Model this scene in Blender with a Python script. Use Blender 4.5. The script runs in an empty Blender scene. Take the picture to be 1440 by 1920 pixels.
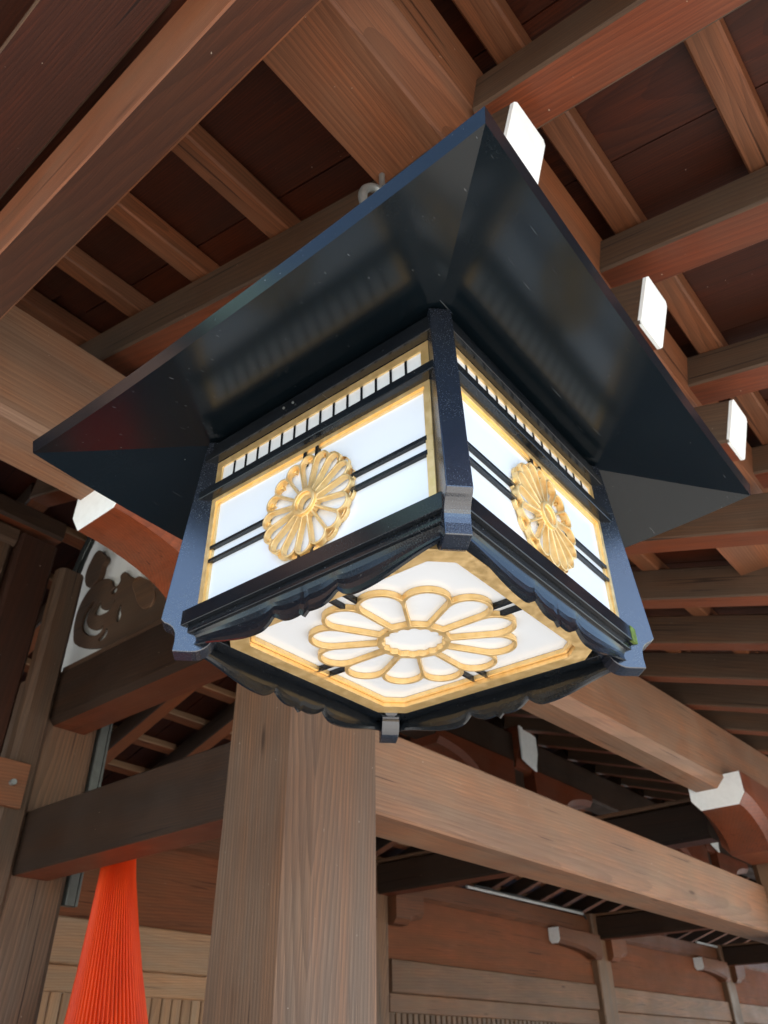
import bpy, bmesh, math, random
from mathutils import Vector, Matrix
random.seed(7)
S = bpy.context.scene
COL = S.collection
R = math.radians

# ------------------------------------------------------------------ camera
cam_d = bpy.data.cameras.new('camera')
cam = bpy.data.objects.new('camera', cam_d)
COL.objects.link(cam)
cam_d.sensor_fit = 'HORIZONTAL'; cam_d.sensor_width = 36.0; cam_d.lens = 36.869
cam_d.clip_start = 0.02; cam_d.clip_end = 2000
CR = ((0.644246, -0.764735, -0.011305), (0.437996, 0.381023, -0.814237), (0.626983, 0.519617, 0.580423))
CC = (-1.218535, -0.931988, -0.978023)
cam.matrix_world = Matrix(((CR[0][0], -CR[1][0], -CR[2][0], CC[0]),
                           (CR[0][1], -CR[1][1], -CR[2][1], CC[1]),
                           (CR[0][2], -CR[1][2], -CR[2][2], CC[2]),
                           (0, 0, 0, 1)))
cam_d.dof.use_dof = True; cam_d.dof.focus_distance = 1.45; cam_d.dof.aperture_fstop = 10.0
S.camera = cam

# ------------------------------------------------------------------ light
SUN_EL, SUN_AZ = R(52), R(200)
w = bpy.data.worlds.new('World'); S.world = w; w.use_nodes = True
nt = w.node_tree; bg = nt.nodes['Background']
sky = nt.nodes.new('ShaderNodeTexSky'); sky.sky_type = 'NISHITA'; sky.sun_disc = False
sky.sun_elevation = SUN_EL; sky.sun_rotation = SUN_AZ; sky.dust_density = 0.3; sky.ozone_density = 2.0
nt.links.new(sky.outputs[0], bg.inputs[0]); bg.inputs[1].default_value = 0.15
sd = bpy.data.lights.new('sun', 'SUN'); sd.energy = 5.0; sd.angle = R(0.5); sd.color = (1.0, 0.95, 0.88)
sun = bpy.data.objects.new('sun', sd); COL.objects.link(sun)
sv = Vector((math.sin(SUN_AZ) * math.cos(SUN_EL), math.cos(SUN_AZ) * math.cos(SUN_EL), math.sin(SUN_EL)))
sun.rotation_euler = sv.to_track_quat('Z', 'Y').to_euler()
S.view_settings.view_transform = 'Standard'; S.view_settings.look = 'None'
S.view_settings.gamma = 1.0; S.view_settings.exposure = 1.72
S.render.engine = 'CYCLES'
S.cycles.max_bounces = 8; S.cycles.diffuse_bounces = 5; S.cycles.glossy_bounces = 4

# ------------------------------------------------------------------ materials
def mat(name):
    m = bpy.data.materials.new(name); m.use_nodes = True
    return m, m.node_tree, m.node_tree.nodes['Principled BSDF']
def N(t, typ, **kw):
    n = t.nodes.new(typ)
    for k, v in kw.items(): setattr(n, k, v)
    return n
def mix(t, fac, a, b, blend='MIX'):
    n = N(t, 'ShaderNodeMix', data_type='RGBA', blend_type=blend)
    for i, v in ((0, fac), (6, a), (7, b)):
        if hasattr(v, 'links') or hasattr(v, 'is_linked'): t.links.new(v, n.inputs[i])
        elif i == 0: n.inputs[0].default_value = v
        else: n.inputs[i].default_value = (*v, 1) if len(v) == 3 else v
    return n.outputs[2]
def ramp(t, src, a, b, v0=0.0, v1=1.0):
    n = N(t, 'ShaderNodeMapRange'); n.inputs[1].default_value = a; n.inputs[2].default_value = b
    n.inputs[3].default_value = v0; n.inputs[4].default_value = v1
    t.links.new(src, n.inputs[0]); return n.outputs[0]

def wood(name, light, dark, weather, rough=0.5, ring=14.0, wfac=0.35, contrast=0.75, axis=(0.0, 0.09), bump=0.25):
    """timber: long axis is the mesh's own X. Growth rings round an axis inside the beam, fine fibre streaks, weathering"""
    m, t, b = mat(name)
    tc = N(t, 'ShaderNodeTexCoord'); oi = N(t, 'ShaderNodeObjectInfo'); geo = N(t, 'ShaderNodeNewGeometry')
    rnd = N(t, 'ShaderNodeMath', operation='ADD')
    t.links.new(oi.outputs['Random'], rnd.inputs[0]); t.links.new(geo.outputs['Random Per Island'], rnd.inputs[1])
    off = N(t, 'ShaderNodeVectorMath', operation='MULTIPLY'); off.inputs[1].default_value = (31.0, 0.14, 0.10)
    cmb = N(t, 'ShaderNodeCombineXYZ')
    wn = N(t, 'ShaderNodeTexWhiteNoise', noise_dimensions='1D'); t.links.new(rnd.outputs[0], wn.inputs['W'])
    sub = N(t, 'ShaderNodeVectorMath', operation='SUBTRACT'); t.links.new(wn.outputs['Color'], sub.inputs[0]); sub.inputs[1].default_value = (0.5, 0.5, 0.5)
    t.links.new(sub.outputs[0], off.inputs[0])
    add = N(t, 'ShaderNodeVectorMath', operation='ADD'); t.links.new(tc.outputs['Object'], add.inputs[0]); t.links.new(off.outputs[0], add.inputs[1])
    mp = N(t, 'ShaderNodeMapping'); mp.inputs['Rotation'].default_value = (0, R(2.2), R(-1.6)); mp.inputs['Location'].default_value = (0, axis[0], axis[1])
    t.links.new(add.outputs[0], mp.inputs['Vector'])
    # slow wander of the rings along the beam
    sc = N(t, 'ShaderNodeVectorMath', operation='MULTIPLY'); sc.inputs[1].default_value = (0.9, 3.0, 3.0); t.links.new(mp.outputs[0], sc.inputs[0])
    wob = N(t, 'ShaderNodeTexNoise'); wob.inputs['Scale'].default_value = 1.0; wob.inputs['Detail'].default_value = 3; t.links.new(sc.outputs[0], wob.inputs['Vector'])
    ws = N(t, 'ShaderNodeVectorMath', operation='SUBTRACT'); t.links.new(wob.outputs['Color'], ws.inputs[0]); ws.inputs[1].default_value = (0.5, 0.5, 0.5)
    wm = N(t, 'ShaderNodeVectorMath', operation='MULTIPLY'); wm.inputs[1].default_value = (0, 0.035, 0.035); t.links.new(ws.outputs[0], wm.inputs[0])
    wa = N(t, 'ShaderNodeVectorMath', operation='ADD'); t.links.new(mp.outputs[0], wa.inputs[0]); t.links.new(wm.outputs[0], wa.inputs[1])
    wave = N(t, 'ShaderNodeTexWave', wave_type='RINGS', rings_direction='X', wave_profile='SAW')
    wave.inputs['Scale'].default_value = ring; wave.inputs['Distortion'].default_value = 0.9; wave.inputs['Detail'].default_value = 2
    wave.inputs['Detail Scale'].default_value = 0.4
    rs = N(t, 'ShaderNodeCombineXYZ'); rs.inputs[0].default_value = 1.0; q_ = ramp(t, wn.outputs['Value'], 0, 1, 0.6, 1.5)
    t.links.new(q_, rs.inputs[1]); t.links.new(q_, rs.inputs[2])
    rv = N(t, 'ShaderNodeVectorMath', operation='MULTIPLY'); t.links.new(wa.outputs[0], rv.inputs[0]); t.links.new(rs.outputs[0], rv.inputs[1])
    t.links.new(rv.outputs[0], wave.inputs['Vector'])
    # fibres
    fs = N(t, 'ShaderNodeVectorMath', operation='MULTIPLY'); fs.inputs[1].default_value = (3.0, 260.0, 260.0); t.links.new(add.outputs[0], fs.inputs[0])
    fib = N(t, 'ShaderNodeTexNoise'); fib.inputs['Scale'].default_value = 1.0; fib.inputs['Detail'].default_value = 4; t.links.new(fs.outputs[0], fib.inputs['Vector'])
    # broad bands of heart / sap wood
    bs = N(t, 'ShaderNodeVectorMath', operation='MULTIPLY'); bs.inputs[1].default_value = (0.7, 9.0, 9.0); t.links.new(add.outputs[0], bs.inputs[0])
    band = N(t, 'ShaderNodeTexNoise'); band.inputs['Scale'].default_value = 1.0; band.inputs['Detail'].default_value = 3; t.links.new(bs.outputs[0], band.inputs['Vector'])
    # weather blotches
    wt = N(t, 'ShaderNodeTexNoise'); wt.inputs['Scale'].default_value = 2.3; wt.inputs['Detail'].default_value = 7; wt.inputs['Roughness'].default_value = 0.62
    t.links.new(add.outputs[0], wt.inputs['Vector'])
    f1 = N(t, 'ShaderNodeMath', operation='MULTIPLY'); t.links.new(ramp(t, wave.outputs['Fac'], 0.25, 1.0), f1.inputs[0]); f1.inputs[1].default_value = contrast
    bandf = ramp(t, band.outputs['Fac'], 0.34, 0.66)
    lite2 = tuple(min(1, c * k) for c, k in zip(light, (1.30, 1.02, 0.80)))
    light = tuple(c * k for c, k in zip(light, (0.86, 0.93, 1.0)))
    base = mix(t, bandf, light, lite2)
    f2 = N(t, 'ShaderNodeMath', operation='MULTIPLY'); t.links.new(f1.outputs[0], f2.inputs[0])
    t.links.new(ramp(t, wt.outputs['Fac'], 0.25, 0.7, 0.45, 1.0), f2.inputs[1])
    c = mix(t, f2.outputs[0], base, dark)
    c = mix(t, ramp(t, fib.outputs['Fac'], 0.35, 0.70, 0.0, 0.72), c, dark)
    wf = N(t, 'ShaderNodeMath', operation='MULTIPLY'); t.links.new(ramp(t, wt.outputs['Fac'], 0.42, 0.72), wf.inputs[0]); wf.inputs[1].default_value = wfac
    c = mix(t, wf.outputs[0], c, weather)
    # long drying checks
    ck = N(t, 'ShaderNodeVectorMath', operation='MULTIPLY'); ck.inputs[1].default_value = (1.1, 55.0, 55.0); t.links.new(add.outputs[0], ck.inputs[0])
    cn = N(t, 'ShaderNodeTexNoise'); cn.inputs['Scale'].default_value = 1.0; cn.inputs['Detail'].default_value = 1; t.links.new(ck.outputs[0], cn.inputs['Vector'])
    ckf = ramp(t, cn.outputs['Fac'], 0.715, 0.74, 0.0, 0.75)
    c = mix(t, ckf, c, tuple(v * .25 for v in dark))
    # knots
    kv = N(t, 'ShaderNodeVectorMath', operation='MULTIPLY'); kv.inputs[1].default_value = (1.5, 7.0, 7.0); t.links.new(add.outputs[0], kv.inputs[0])
    kn = N(t, 'ShaderNodeTexVoronoi'); kn.inputs['Scale'].default_value = 1.0; t.links.new(kv.outputs[0], kn.inputs['Vector'])
    ks = N(t, 'ShaderNodeSeparateColor'); t.links.new(kn.outputs['Color'], ks.inputs[0])
    km = N(t, 'ShaderNodeMath', operation='MULTIPLY'); t.links.new(ramp(t, kn.outputs['Distance'], 0.04, 0.13, 0.8, 0.0), km.inputs[0]); t.links.new(ramp(t, ks.outputs[0], 0.78, 0.80), km.inputs[1])
    c = mix(t, km.outputs[0], c, tuple(v * .45 for v in dark))
    # broad stains and faded patches
    st = N(t, 'ShaderNodeTexNoise'); st.inputs['Scale'].default_value = 0.9; st.inputs['Detail'].default_value = 5; t.links.new(add.outputs[0], st.inputs['Vector'])
    c = mix(t, ramp(t, st.outputs['Fac'], 0.38, 0.62, 0.30, 0.0), c, dark)
    # value shift from piece to piece
    hv = N(t, 'ShaderNodeHueSaturation'); t.links.new(ramp(t, wn.outputs['Value'], 0, 1, 0.84, 1.16), hv.inputs['Value']); t.links.new(c, hv.inputs['Color'])
    # a few tiny chips and specks
    sp = N(t, 'ShaderNodeTexNoise'); sp.inputs['Scale'].default_value = 55; sp.inputs['Detail'].default_value = 2; t.links.new(tc.outputs['Object'], sp.inputs['Vector'])
    c = mix(t, ramp(t, sp.outputs['Fac'], 0.77, 0.80, 0.0, 0.6), hv.outputs[0], (0.5, 0.42, 0.33))
    t.links.new(c, b.inputs['Base Color']); b.inputs['Specular IOR Level'].default_value = 0.28
    t.links.new(ramp(t, wt.outputs['Fac'], 0.3, 0.7, rough - 0.06, rough + 0.16), b.inputs['Roughness'])
    h = N(t, 'ShaderNodeMath', operation='ADD'); t.links.new(fib.outputs['Fac'], h.inputs[0]); t.links.new(wave.outputs['Fac'], h.inputs[1])
    bp = N(t, 'ShaderNodeBump'); bp.inputs['Strength'].default_value = bump; bp.inputs['Distance'].default_value = 0.002
    t.links.new(h.outputs[0], bp.inputs['Height']); t.links.new(bp.outputs[0], b.inputs['Normal'])
    return m

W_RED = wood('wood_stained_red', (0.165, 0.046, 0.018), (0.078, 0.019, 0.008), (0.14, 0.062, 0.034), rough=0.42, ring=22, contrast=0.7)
W_BRN = wood('wood_brown', (0.205, 0.082, 0.038), (0.088, 0.032, 0.014), (0.18, 0.098, 0.055), rough=0.5, ring=15, contrast=0.8)
W_ORG = wood('wood_orange_brown', (0.26, 0.095, 0.040), (0.13, 0.040, 0.016), (0.20, 0.10, 0.055), rough=0.72, ring=18)
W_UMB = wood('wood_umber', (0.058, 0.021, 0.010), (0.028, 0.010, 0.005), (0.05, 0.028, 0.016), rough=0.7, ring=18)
W_TAN = wood('wood_sunbleached', (0.275, 0.155, 0.092), (0.115, 0.056, 0.033), (0.23, 0.158, 0.103), rough=0.52, ring=15, contrast=0.6, wfac=0.55, bump=0.4)
W_GREY = wood('wood_grey_brown', (0.112, 0.070, 0.044), (0.048, 0.028, 0.018), (0.12, 0.086, 0.058), rough=0.6, ring=20, wfac=0.5, bump=0.5)  # greyer brown timber, on rafter sides among other members
W_COL = wood('wood_pillar', (0.215, 0.128, 0.076), (0.075, 0.040, 0.024), (0.225, 0.152, 0.100), rough=0.46, ring=21, contrast=0.85, wfac=0.3, axis=(0.0, 0.16), bump=0.4)
W_DARK = wood('wood_dark', (0.042, 0.024, 0.015), (0.018, 0.010, 0.006), (0.05, 0.035, 0.025), rough=0.55, ring=18)
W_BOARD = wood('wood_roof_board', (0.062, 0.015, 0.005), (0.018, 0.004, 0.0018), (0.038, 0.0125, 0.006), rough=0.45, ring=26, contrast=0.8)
W_PALE = wood('wood_pale', (0.46, 0.29, 0.165), (0.24, 0.13, 0.07), (0.42, 0.30, 0.20), rough=0.5, ring=14)

def plain(name, col, rough=0.5, metal=0.0, noise=0.0, scale=20, bump=0.0):
    m, t, b = mat(name)
    b.inputs['Roughness'].default_value = rough; b.inputs['Metallic'].default_value = metal
    if noise:
        tc = N(t, 'ShaderNodeTexCoord'); n = N(t, 'ShaderNodeTexNoise'); n.inputs['Scale'].default_value = scale; n.inputs['Detail'].default_value = 6
        t.links.new(tc.outputs['Object'], n.inputs['Vector'])
        c = mix(t, ramp(t, n.outputs['Fac'], 0.3, 0.75), tuple(x * (1 - noise) for x in col), tuple(min(1, x * (1 + noise * 0.6)) for x in col))
        t.links.new(c, b.inputs['Base Color'])
        if bump:
            bp = N(t, 'ShaderNodeBump'); bp.inputs['Strength'].default_value = bump; bp.inputs['Distance'].default_value = 0.003
            t.links.new(n.outputs['Fac'], bp.inputs['Height']); t.links.new(bp.outputs[0], b.inputs['Normal'])
    else: b.inputs['Base Color'].default_value = (*col, 1)
    return m
WHITE = plain('white_paint', (0.88, 0.93, 0.93), 0.5, noise=0.06, scale=26, bump=0.15)
PLASTER = plain('white_plaster', (0.82, 0.85, 0.82), 0.8, noise=0.06, scale=6, bump=0.2)
STEEL = plain('galvanised_steel', (0.30, 0.32, 0.31), 0.45, 0.6, noise=0.2, scale=25)
GUTTER = plain('grey_metal', (0.13, 0.14, 0.13), 0.5, 0.4, noise=0.15)
PIPE = plain('conduit_grey', (0.55, 0.56, 0.54), 0.45, noise=0.1)
CABLE = plain('cable_black', (0.02, 0.025, 0.025), 0.45)

def lacquer(name, moss=False, ior=1.45, r0=0.17, base=(0.004, 0.006, 0.009), dusty=1.0):
    m, t, b = mat(name)
    tc = N(t, 'ShaderNodeTexCoord')
    sp = N(t, 'ShaderNodeTexNoise'); sp.inputs['Scale'].default_value = 420; sp.inputs['Detail'].default_value = 2; t.links.new(tc.outputs['Object'], sp.inputs['Vector'])
    ar = N(t, 'ShaderNodeTexNoise'); ar.inputs['Scale'].default_value = 7; ar.inputs['Detail'].default_value = 5; t.links.new(tc.outputs['Object'], ar.inputs['Vector'])
    f = N(t, 'ShaderNodeMath', operation='MULTIPLY')
    t.links.new(ramp(t, sp.outputs['Fac'], 0.52, 0.72), f.inputs[0]); t.links.new(ramp(t, ar.outputs['Fac'], 0.4, 0.8, 0.04 * dusty, 0.45 * dusty), f.inputs[1])
    c = mix(t, f.outputs[0], base, (0.10, 0.115, 0.115))
    dust = N(t, 'ShaderNodeTexNoise'); dust.inputs['Scale'].default_value = 150; dust.inputs['Detail'].default_value = 1; t.links.new(tc.outputs['Object'], dust.inputs['Vector'])
    c = mix(t, ramp(t, dust.outputs['Fac'], 0.815, 0.835), c, (0.22, 0.22, 0.2))
    # scratches: long thin streaks
    sv_ = N(t, 'ShaderNodeMapping'); sv_.inputs['Rotation'].default_value = (0.3, 0.2, 0.7); sv_.inputs['Scale'].default_value = (9, 240, 240)
    t.links.new(tc.outputs['Object'], sv_.inputs['Vector'])
    sn = N(t, 'ShaderNodeTexNoise'); sn.inputs['Scale'].default_value = 1.0; sn.inputs['Detail'].default_value = 0; t.links.new(sv_.outputs[0], sn.inputs['Vector'])
    c = mix(t, ramp(t, sn.outputs['Fac'], 0.845, 0.88, 0, 0.2), c, (0.3, 0.32, 0.33))
    if moss:
        sx = N(t, 'ShaderNodeSeparateXYZ'); t.links.new(tc.outputs['Object'], sx.inputs[0])
        mm = N(t, 'ShaderNodeMath', operation='ADD'); t.links.new(ramp(t, ar.outputs['Fac'], 0, 1, -0.02, 0.02), mm.inputs[0]); t.links.new(sx.outputs['X'], mm.inputs[1])
        c = mix(t, ramp(t, mm.outputs[0], 0.285, 0.315, 0, 0.75), c, (0.09, 0.15, 0.02))
    t.links.new(c, b.inputs['Base Color'])
    t.links.new(ramp(t, f.outputs[0], 0, 0.5, r0, r0 + 0.2), b.inputs['Roughness'])
    b.inputs['Specular IOR Level'].default_value = 0.45; b.inputs['IOR'].default_value = ior
    bp = N(t, 'ShaderNodeBump'); bp.inputs['Strength'].default_value = 0.0 if ior < 1.43 else (0.05 if ior < 1.8 else 0.3); bp.inputs['Distance'].default_value = 0.001
    t.links.new(sp.outputs['Fac'], bp.inputs['Height']); t.links.new(bp.outputs[0], b.inputs['Normal'])
    return m
LACQ = lacquer('black_lacquer'); LACQ_P = lacquer('black_lacquer_posts', False, 2.0, 0.22, (0.005, 0.009, 0.018))
LACQ_R = lacquer('black_lacquer_soffit', False, 1.40, 0.20, (0.003, 0.006, 0.0085), 0.3)
def gold():
    m, t, b = mat('gilded_metal')
    tc = N(t, 'ShaderNodeTexCoord')
    n = N(t, 'ShaderNodeTexNoise'); n.inputs['Scale'].default_value = 60; n.inputs['Detail'].default_value = 9; t.links.new(tc.outputs['Object'], n.inputs['Vector'])
    c = mix(t, ramp(t, n.outputs['Fac'], 0.25, 0.78), (0.85, 0.57, 0.22), (0.97, 0.72, 0.37))
    s = N(t, 'ShaderNodeTexNoise'); s.inputs['Scale'].default_value = 230; t.links.new(tc.outputs['Object'], s.inputs['Vector'])
    c = mix(t, ramp(t, s.outputs['Fac'], 0.72, 0.78, 0, 0.6), c, (0.25, 0.12, 0.03))
    t.links.new(c, b.inputs['Base Color']); b.inputs['Metallic'].default_value = 0.75
    t.links.new(ramp(t, n.outputs['Fac'], 0.3, 0.7, 0.28, 0.5), b.inputs['Roughness'])
    return m
GOLD = gold()
def acrylic():
    m, t, b = mat('white_acrylic')
    tc = N(t, 'ShaderNodeTexCoord'); n = N(t, 'ShaderNodeTexNoise'); n.inputs['Scale'].default_value = 3; t.links.new(tc.outputs['Object'], n.inputs['Vector'])
    c = mix(t, n.outputs['Fac'], (0.63, 0.68, 0.73), (0.69, 0.735, 0.785)); t.links.new(c, b.inputs['Base Color'])
    b.inputs['Roughness'].default_value = 0.18
    return m
ACRYL = acrylic()

# ------------------------------------------------------------------ helpers
def tag(o, label=None, cat=None, group=None, kind=None):
    for k, v in (('label', label), ('category', cat), ('group', group), ('kind', kind)):
        if v: o[k] = v
    return o
def empty(name, loc=(0, 0, 0)):
    o = bpy.data.objects.new(name, None); o.location = loc; o.empty_display_size = 0.2; COL.objects.link(o); return o
def link(name, me, mats, parent=None, mw=None, smooth=False):
    o = bpy.data.objects.new(name, me); COL.objects.link(o)
    for m in (mats if isinstance(mats, (list, tuple)) else [mats]): me.materials.append(m)
    if smooth:
        for p in me.polygons: p.use_smooth = True
    if parent is not None:
        o.parent = parent
        o.matrix_parent_inverse = Matrix.Identity(4)
    if mw is not None:
        o.matrix_local = (PINV(parent) @ mw) if parent is not None else mw
    return o
def PINV(p):
    m = Matrix.Identity(4)
    while p is not None:
        m = m @ p.matrix_basis.inverted() if p.parent is None else p.matrix_basis.inverted() @ m
        p = p.parent
    return m
def mesh(name, verts, faces, midx=None):
    me = bpy.data.meshes.new(name); me.from_pydata([tuple(v) for v in verts], [], faces)
    if midx: me.polygons.foreach_set('material_index', midx)
    me.update(); return me
def section(w, h, ch):
    a, b = w / 2, h / 2
    c = ch if isinstance(ch, (tuple, list)) else (ch, ch)     # (bottom, top) chamfers
    cb, ct = min(c[0], a * .9, b * .9), min(c[1], a * .9, b * .9)
    return [(-a + cb, -b), (a - cb, -b), (a, -b + cb), (a, b - ct), (a - ct, b), (-a + ct, b), (-a, b - ct), (-a, -b + cb)]
def beam(name, p0, p1, w, h, mats, parent, up=(0, 0, 1), ch=0.008, cutend=None):
    """timber from p0 to p1 (centre line), w wide, h deep; material 0 sides, 1 underside"""
    p0, p1 = Vector(p0), Vector(p1); L = (p1 - p0).length
    X = (p1 - p0).normalized(); Y = Vector(up).cross(X).normalized(); Z = X.cross(Y)
    sec = section(w, h, ch); n = len(sec)
    vs = [(-L / 2, y, z) for y, z in sec] + [(L / 2, y, z) for y, z in sec]
    fs = [tuple(range(n))[::-1], tuple(range(n, 2 * n))]; mi = [0, 0]
    for i in range(n):
        j = (i + 1) % n; fs.append((i, j, n + j, n + i)); mi.append(1 if (i == 0 and isinstance(mats, (list, tuple)) and len(mats) > 1) else 0)
    me = mesh(name, vs, fs, mi)
    C = (p0 + p1) / 2
    mw = Matrix(((X.x, Y.x, Z.x, C.x), (X.y, Y.y, Z.y, C.y), (X.z, Y.z, Z.z, C.z), (0, 0, 0, 1)))
    o = link(name, me, mats, parent); o.matrix_basis = mw if parent is None else parent.matrix_basis.inverted() @ mw
    return o
def box(name, x0, x1, y0, y1, z0, z1, mats, parent, axis='x', ch=0.006):
    cx, cy, cz = (x0 + x1) / 2, (y0 + y1) / 2, (z0 + z1) / 2
    if axis == 'x': return beam(name, (x0, cy, cz), (x1, cy, cz), y1 - y0, z1 - z0, mats, parent, ch=ch)
    if axis == 'y': return beam(name, (cx, y0, cz), (cx, y1, cz), x1 - x0, z1 - z0, mats, parent, ch=ch)
    return beam(name, (cx, cy, z0), (cx, cy, z1), x1 - x0, y1 - y0, mats, parent, up=(0, 1, 0), ch=ch)
def prism(name, poly, u, v, wv, t0, t1, origin, mats, parent, smooth=False, bevel=0):
    """polygon in (u,v) swept along wv from t0 to t1"""
    u, v, wv, o_ = Vector(u), Vector(v), Vector(wv), Vector(origin)
    n = len(poly); vs = []
    for t in (t0, t1): vs += [(a, t, b) for a, b in poly]
    fs = [tuple(range(n)), tuple(range(n, 2 * n))[::-1]] + [(i, n + i, n + (i + 1) % n, (i + 1) % n) for i in range(n)]
    me = mesh(name, vs, fs)
    bm = bmesh.new(); bm.from_mesh(me); bmesh.ops.recalc_face_normals(bm, faces=bm.faces); bm.to_mesh(me); bm.free()
    mw = Matrix(((u.x, wv.x, v.x, o_.x), (u.y, wv.y, v.y, o_.y), (u.z, wv.z, v.z, o_.z), (0, 0, 0, 1)))
    o = link(name, me, mats, parent); o.matrix_basis = mw if parent is None else parent.matrix_basis.inverted() @ mw
    if bevel:
        bv = o.modifiers.new('bevel', 'BEVEL'); bv.width = bevel; bv.segments = 2; bv.limit_method = 'ANGLE'; bv.angle_limit = R(40)
    return o
def kids(parent, child):
    """child (built in world space) becomes a part of a part"""
    child.parent = parent
    child.matrix_basis = (parent.parent.matrix_basis @ parent.matrix_basis).inverted() @ child.matrix_basis if parent.parent else parent.matrix_basis.inverted() @ child.matrix_basis
    return child
def tube(name, pts, r, m, parent, seg=12, closed=False):
    cu = bpy.data.curves.new(name, 'CURVE'); cu.dimensions = '3D'; cu.bevel_depth = r; cu.bevel_resolution = seg // 4; cu.use_fill_caps = True
    sp = cu.splines.new('POLY'); sp.points.add(len(pts) - 1)
    for q, p_ in zip(sp.points, pts): q.co = (*p_, 1)
    sp.use_cyclic_u = closed
    return curve_to_mesh(name, cu, m, parent, True)
def curve_to_mesh(name, cu, m, parent, smooth=False):
    tmp = bpy.data.objects.new('tmp', cu); COL.objects.link(tmp)
    bpy.context.view_layer.update()
    me = bpy.data.meshes.new_from_object(tmp.evaluated_get(bpy.context.evaluated_depsgraph_get()))
    bpy.data.objects.remove(tmp)
    me.name = name; me.materials.clear()
    o = link(name, me, m, parent, smooth=False)
    if smooth:
        for p in me.polygons: p.use_smooth = True
    return o

# ------------------------------------------------------------------ ground
FLOOR = -2.58
def sheet(name, x0, x1, y0, y1, z, m):
    me = mesh(name, [(x0, y0, z), (x1, y0, z), (x1, y1, z), (x0, y1, z)], [(0, 1, 2, 3)])
    return tag(link(name, me, m), kind='structure')
GRAVEL = plain('pale_gravel', (0.50, 0.46, 0.40), 0.9, noise=0.35, scale=60, bump=0.6)
STONE = plain('stone_paving', (0.40, 0.375, 0.34), 0.75, noise=0.2, scale=5, bump=0.2)
sheet('ground', -300, 300, -300, 300, FLOOR - 0.12, GRAVEL)
o = box('pavement', -10, 27, -1.2, 9.6, FLOOR - 0.12, FLOOR, STONE, None); tag(o, kind='structure')

# ------------------------------------------------------------------ the gate
G = empty('shrine_gate', (1.34, 4.2, FLOOR))
tag(G, 'large roofed timber gate of reddish brown beams, rafters and pillars with white painted beam ends', 'gate')
CX = [1.34 + 6.04 * k for k in range(5)]
TP = math.tan(R(18)); CP = math.cos(R(18)); SP = math.sin(R(18))
RIDGE_Y = 4.2
def zb(y): return 1.1 + (y + 0.45) * TP          # underside of the base rafters, near slope

# pillars
for k, x in enumerate(CX):
    for y, top in ((1.70, 1.10), (4.2, 2.6), (6.65, 1.3)):
        if k == 0 and y == 4.2:
            o = box('column', 1.12, 1.58, 3.95, 4.45, FLOOR, 1.272, W_COL, G, 'z', ch=0.05)
        elif y == 4.2:
            box('strut', x - .12, x + .12, 4.08, 4.32, 1.27, 2.05, W_DARK, G, 'z', ch=0.02)
        else:
            yy = y if (y != 1.70 or k == 0) else 1.70 - 0.037 * (x - 1.34)
            xx = x if not (y == 6.65) else (x - 0.05 if k != 1 else x - .16)
            if k == 1 and y == 1.70:
                box('column', 7.34, 7.86, 1.20, 1.62, FLOOR, 1.1, W_COL, G, 'z', ch=0.06); continue
            o = box('column', xx - .25, xx + (.31 if y != 6.65 else .25), yy - .25 if y != 6.65 else 6.28, yy + .31 if y != 6.65 else 6.8, FLOOR, top, W_COL, G, 'z', ch=0.083 if y != 6.65 else 0.02)
# tie beams
box('tie_beam', 1.64, 8.0, 1.545, 1.85, 0.012, 0.43, W_TAN, G, 'x', ch=0.012)
box('tie_beam', 1.20, 1.44, 2.0, 3.96, -0.012, 0.352, [W_DARK, W_RED], G, 'y', ch=0.01)
box('tie_beam', 1.20, 1.50, 2.0, 4.06, 0.90, 1.27, [W_DARK, W_RED], G, 'y', ch=(0.035, 0.012))
box('sill_and_lit_edge', 1.235, 1.46, 1.95, 4.0, 1.272, 1.335, W_GREY, G, 'y', ch=0.01)
for x in (-4.7,): box('column', x - .25, x + .25, 1.45, 1.95, FLOOR, 1.1, W_COL, G, 'z', ch=0.052)
for k in (1, 2, 3, 4):
    x = CX[k]
    for y0, y1 in ((1.9, 4.19), (4.20, 6.35)):
        box('tie_beam', x - .14, x + .14, y0, y1, 0.90, 1.27, [W_DARK, W_RED], G, 'y', ch=0.03)
        box('sill_and_lit_edge', x - .15, x + .12, y0, y1, 1.272, 1.31, W_COL, G, 'y', ch=0.006)  # pale strip added along the beam top, imitating light caught on its edge
box('tie_beam', CX[0] - .14, CX[0] + .14, 4.44, 6.35, 0.90, 1.27, [W_DARK, W_RED], G, 'y', ch=0.03)

# wall plates over the front row of pillars
box('wall_plate', -9.2, 1.36, 1.55, 1.86, 1.06, 1.59, W_TAN, G, 'x', ch=(0.03, 0.02))
beam('wall_plate', (1.37, 1.62, 1.335), (26.0, 1.62 - 0.037 * 24.6, 1.36), .34, .62, W_TAN, G, ch=(0.075, 0.02))
# ridge plate of the middle row and plate of the back row
box('ridge_plate', 1.43, 26, 4.04, 4.36, 2.05, 2.5, W_DARK, G, 'x', ch=0.03)
box('wall_plate', 1.7, 26, 6.36, 6.62, 0.95, 1.25, W_BRN, G, 'x', ch=(0.05, 0.02))

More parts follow.
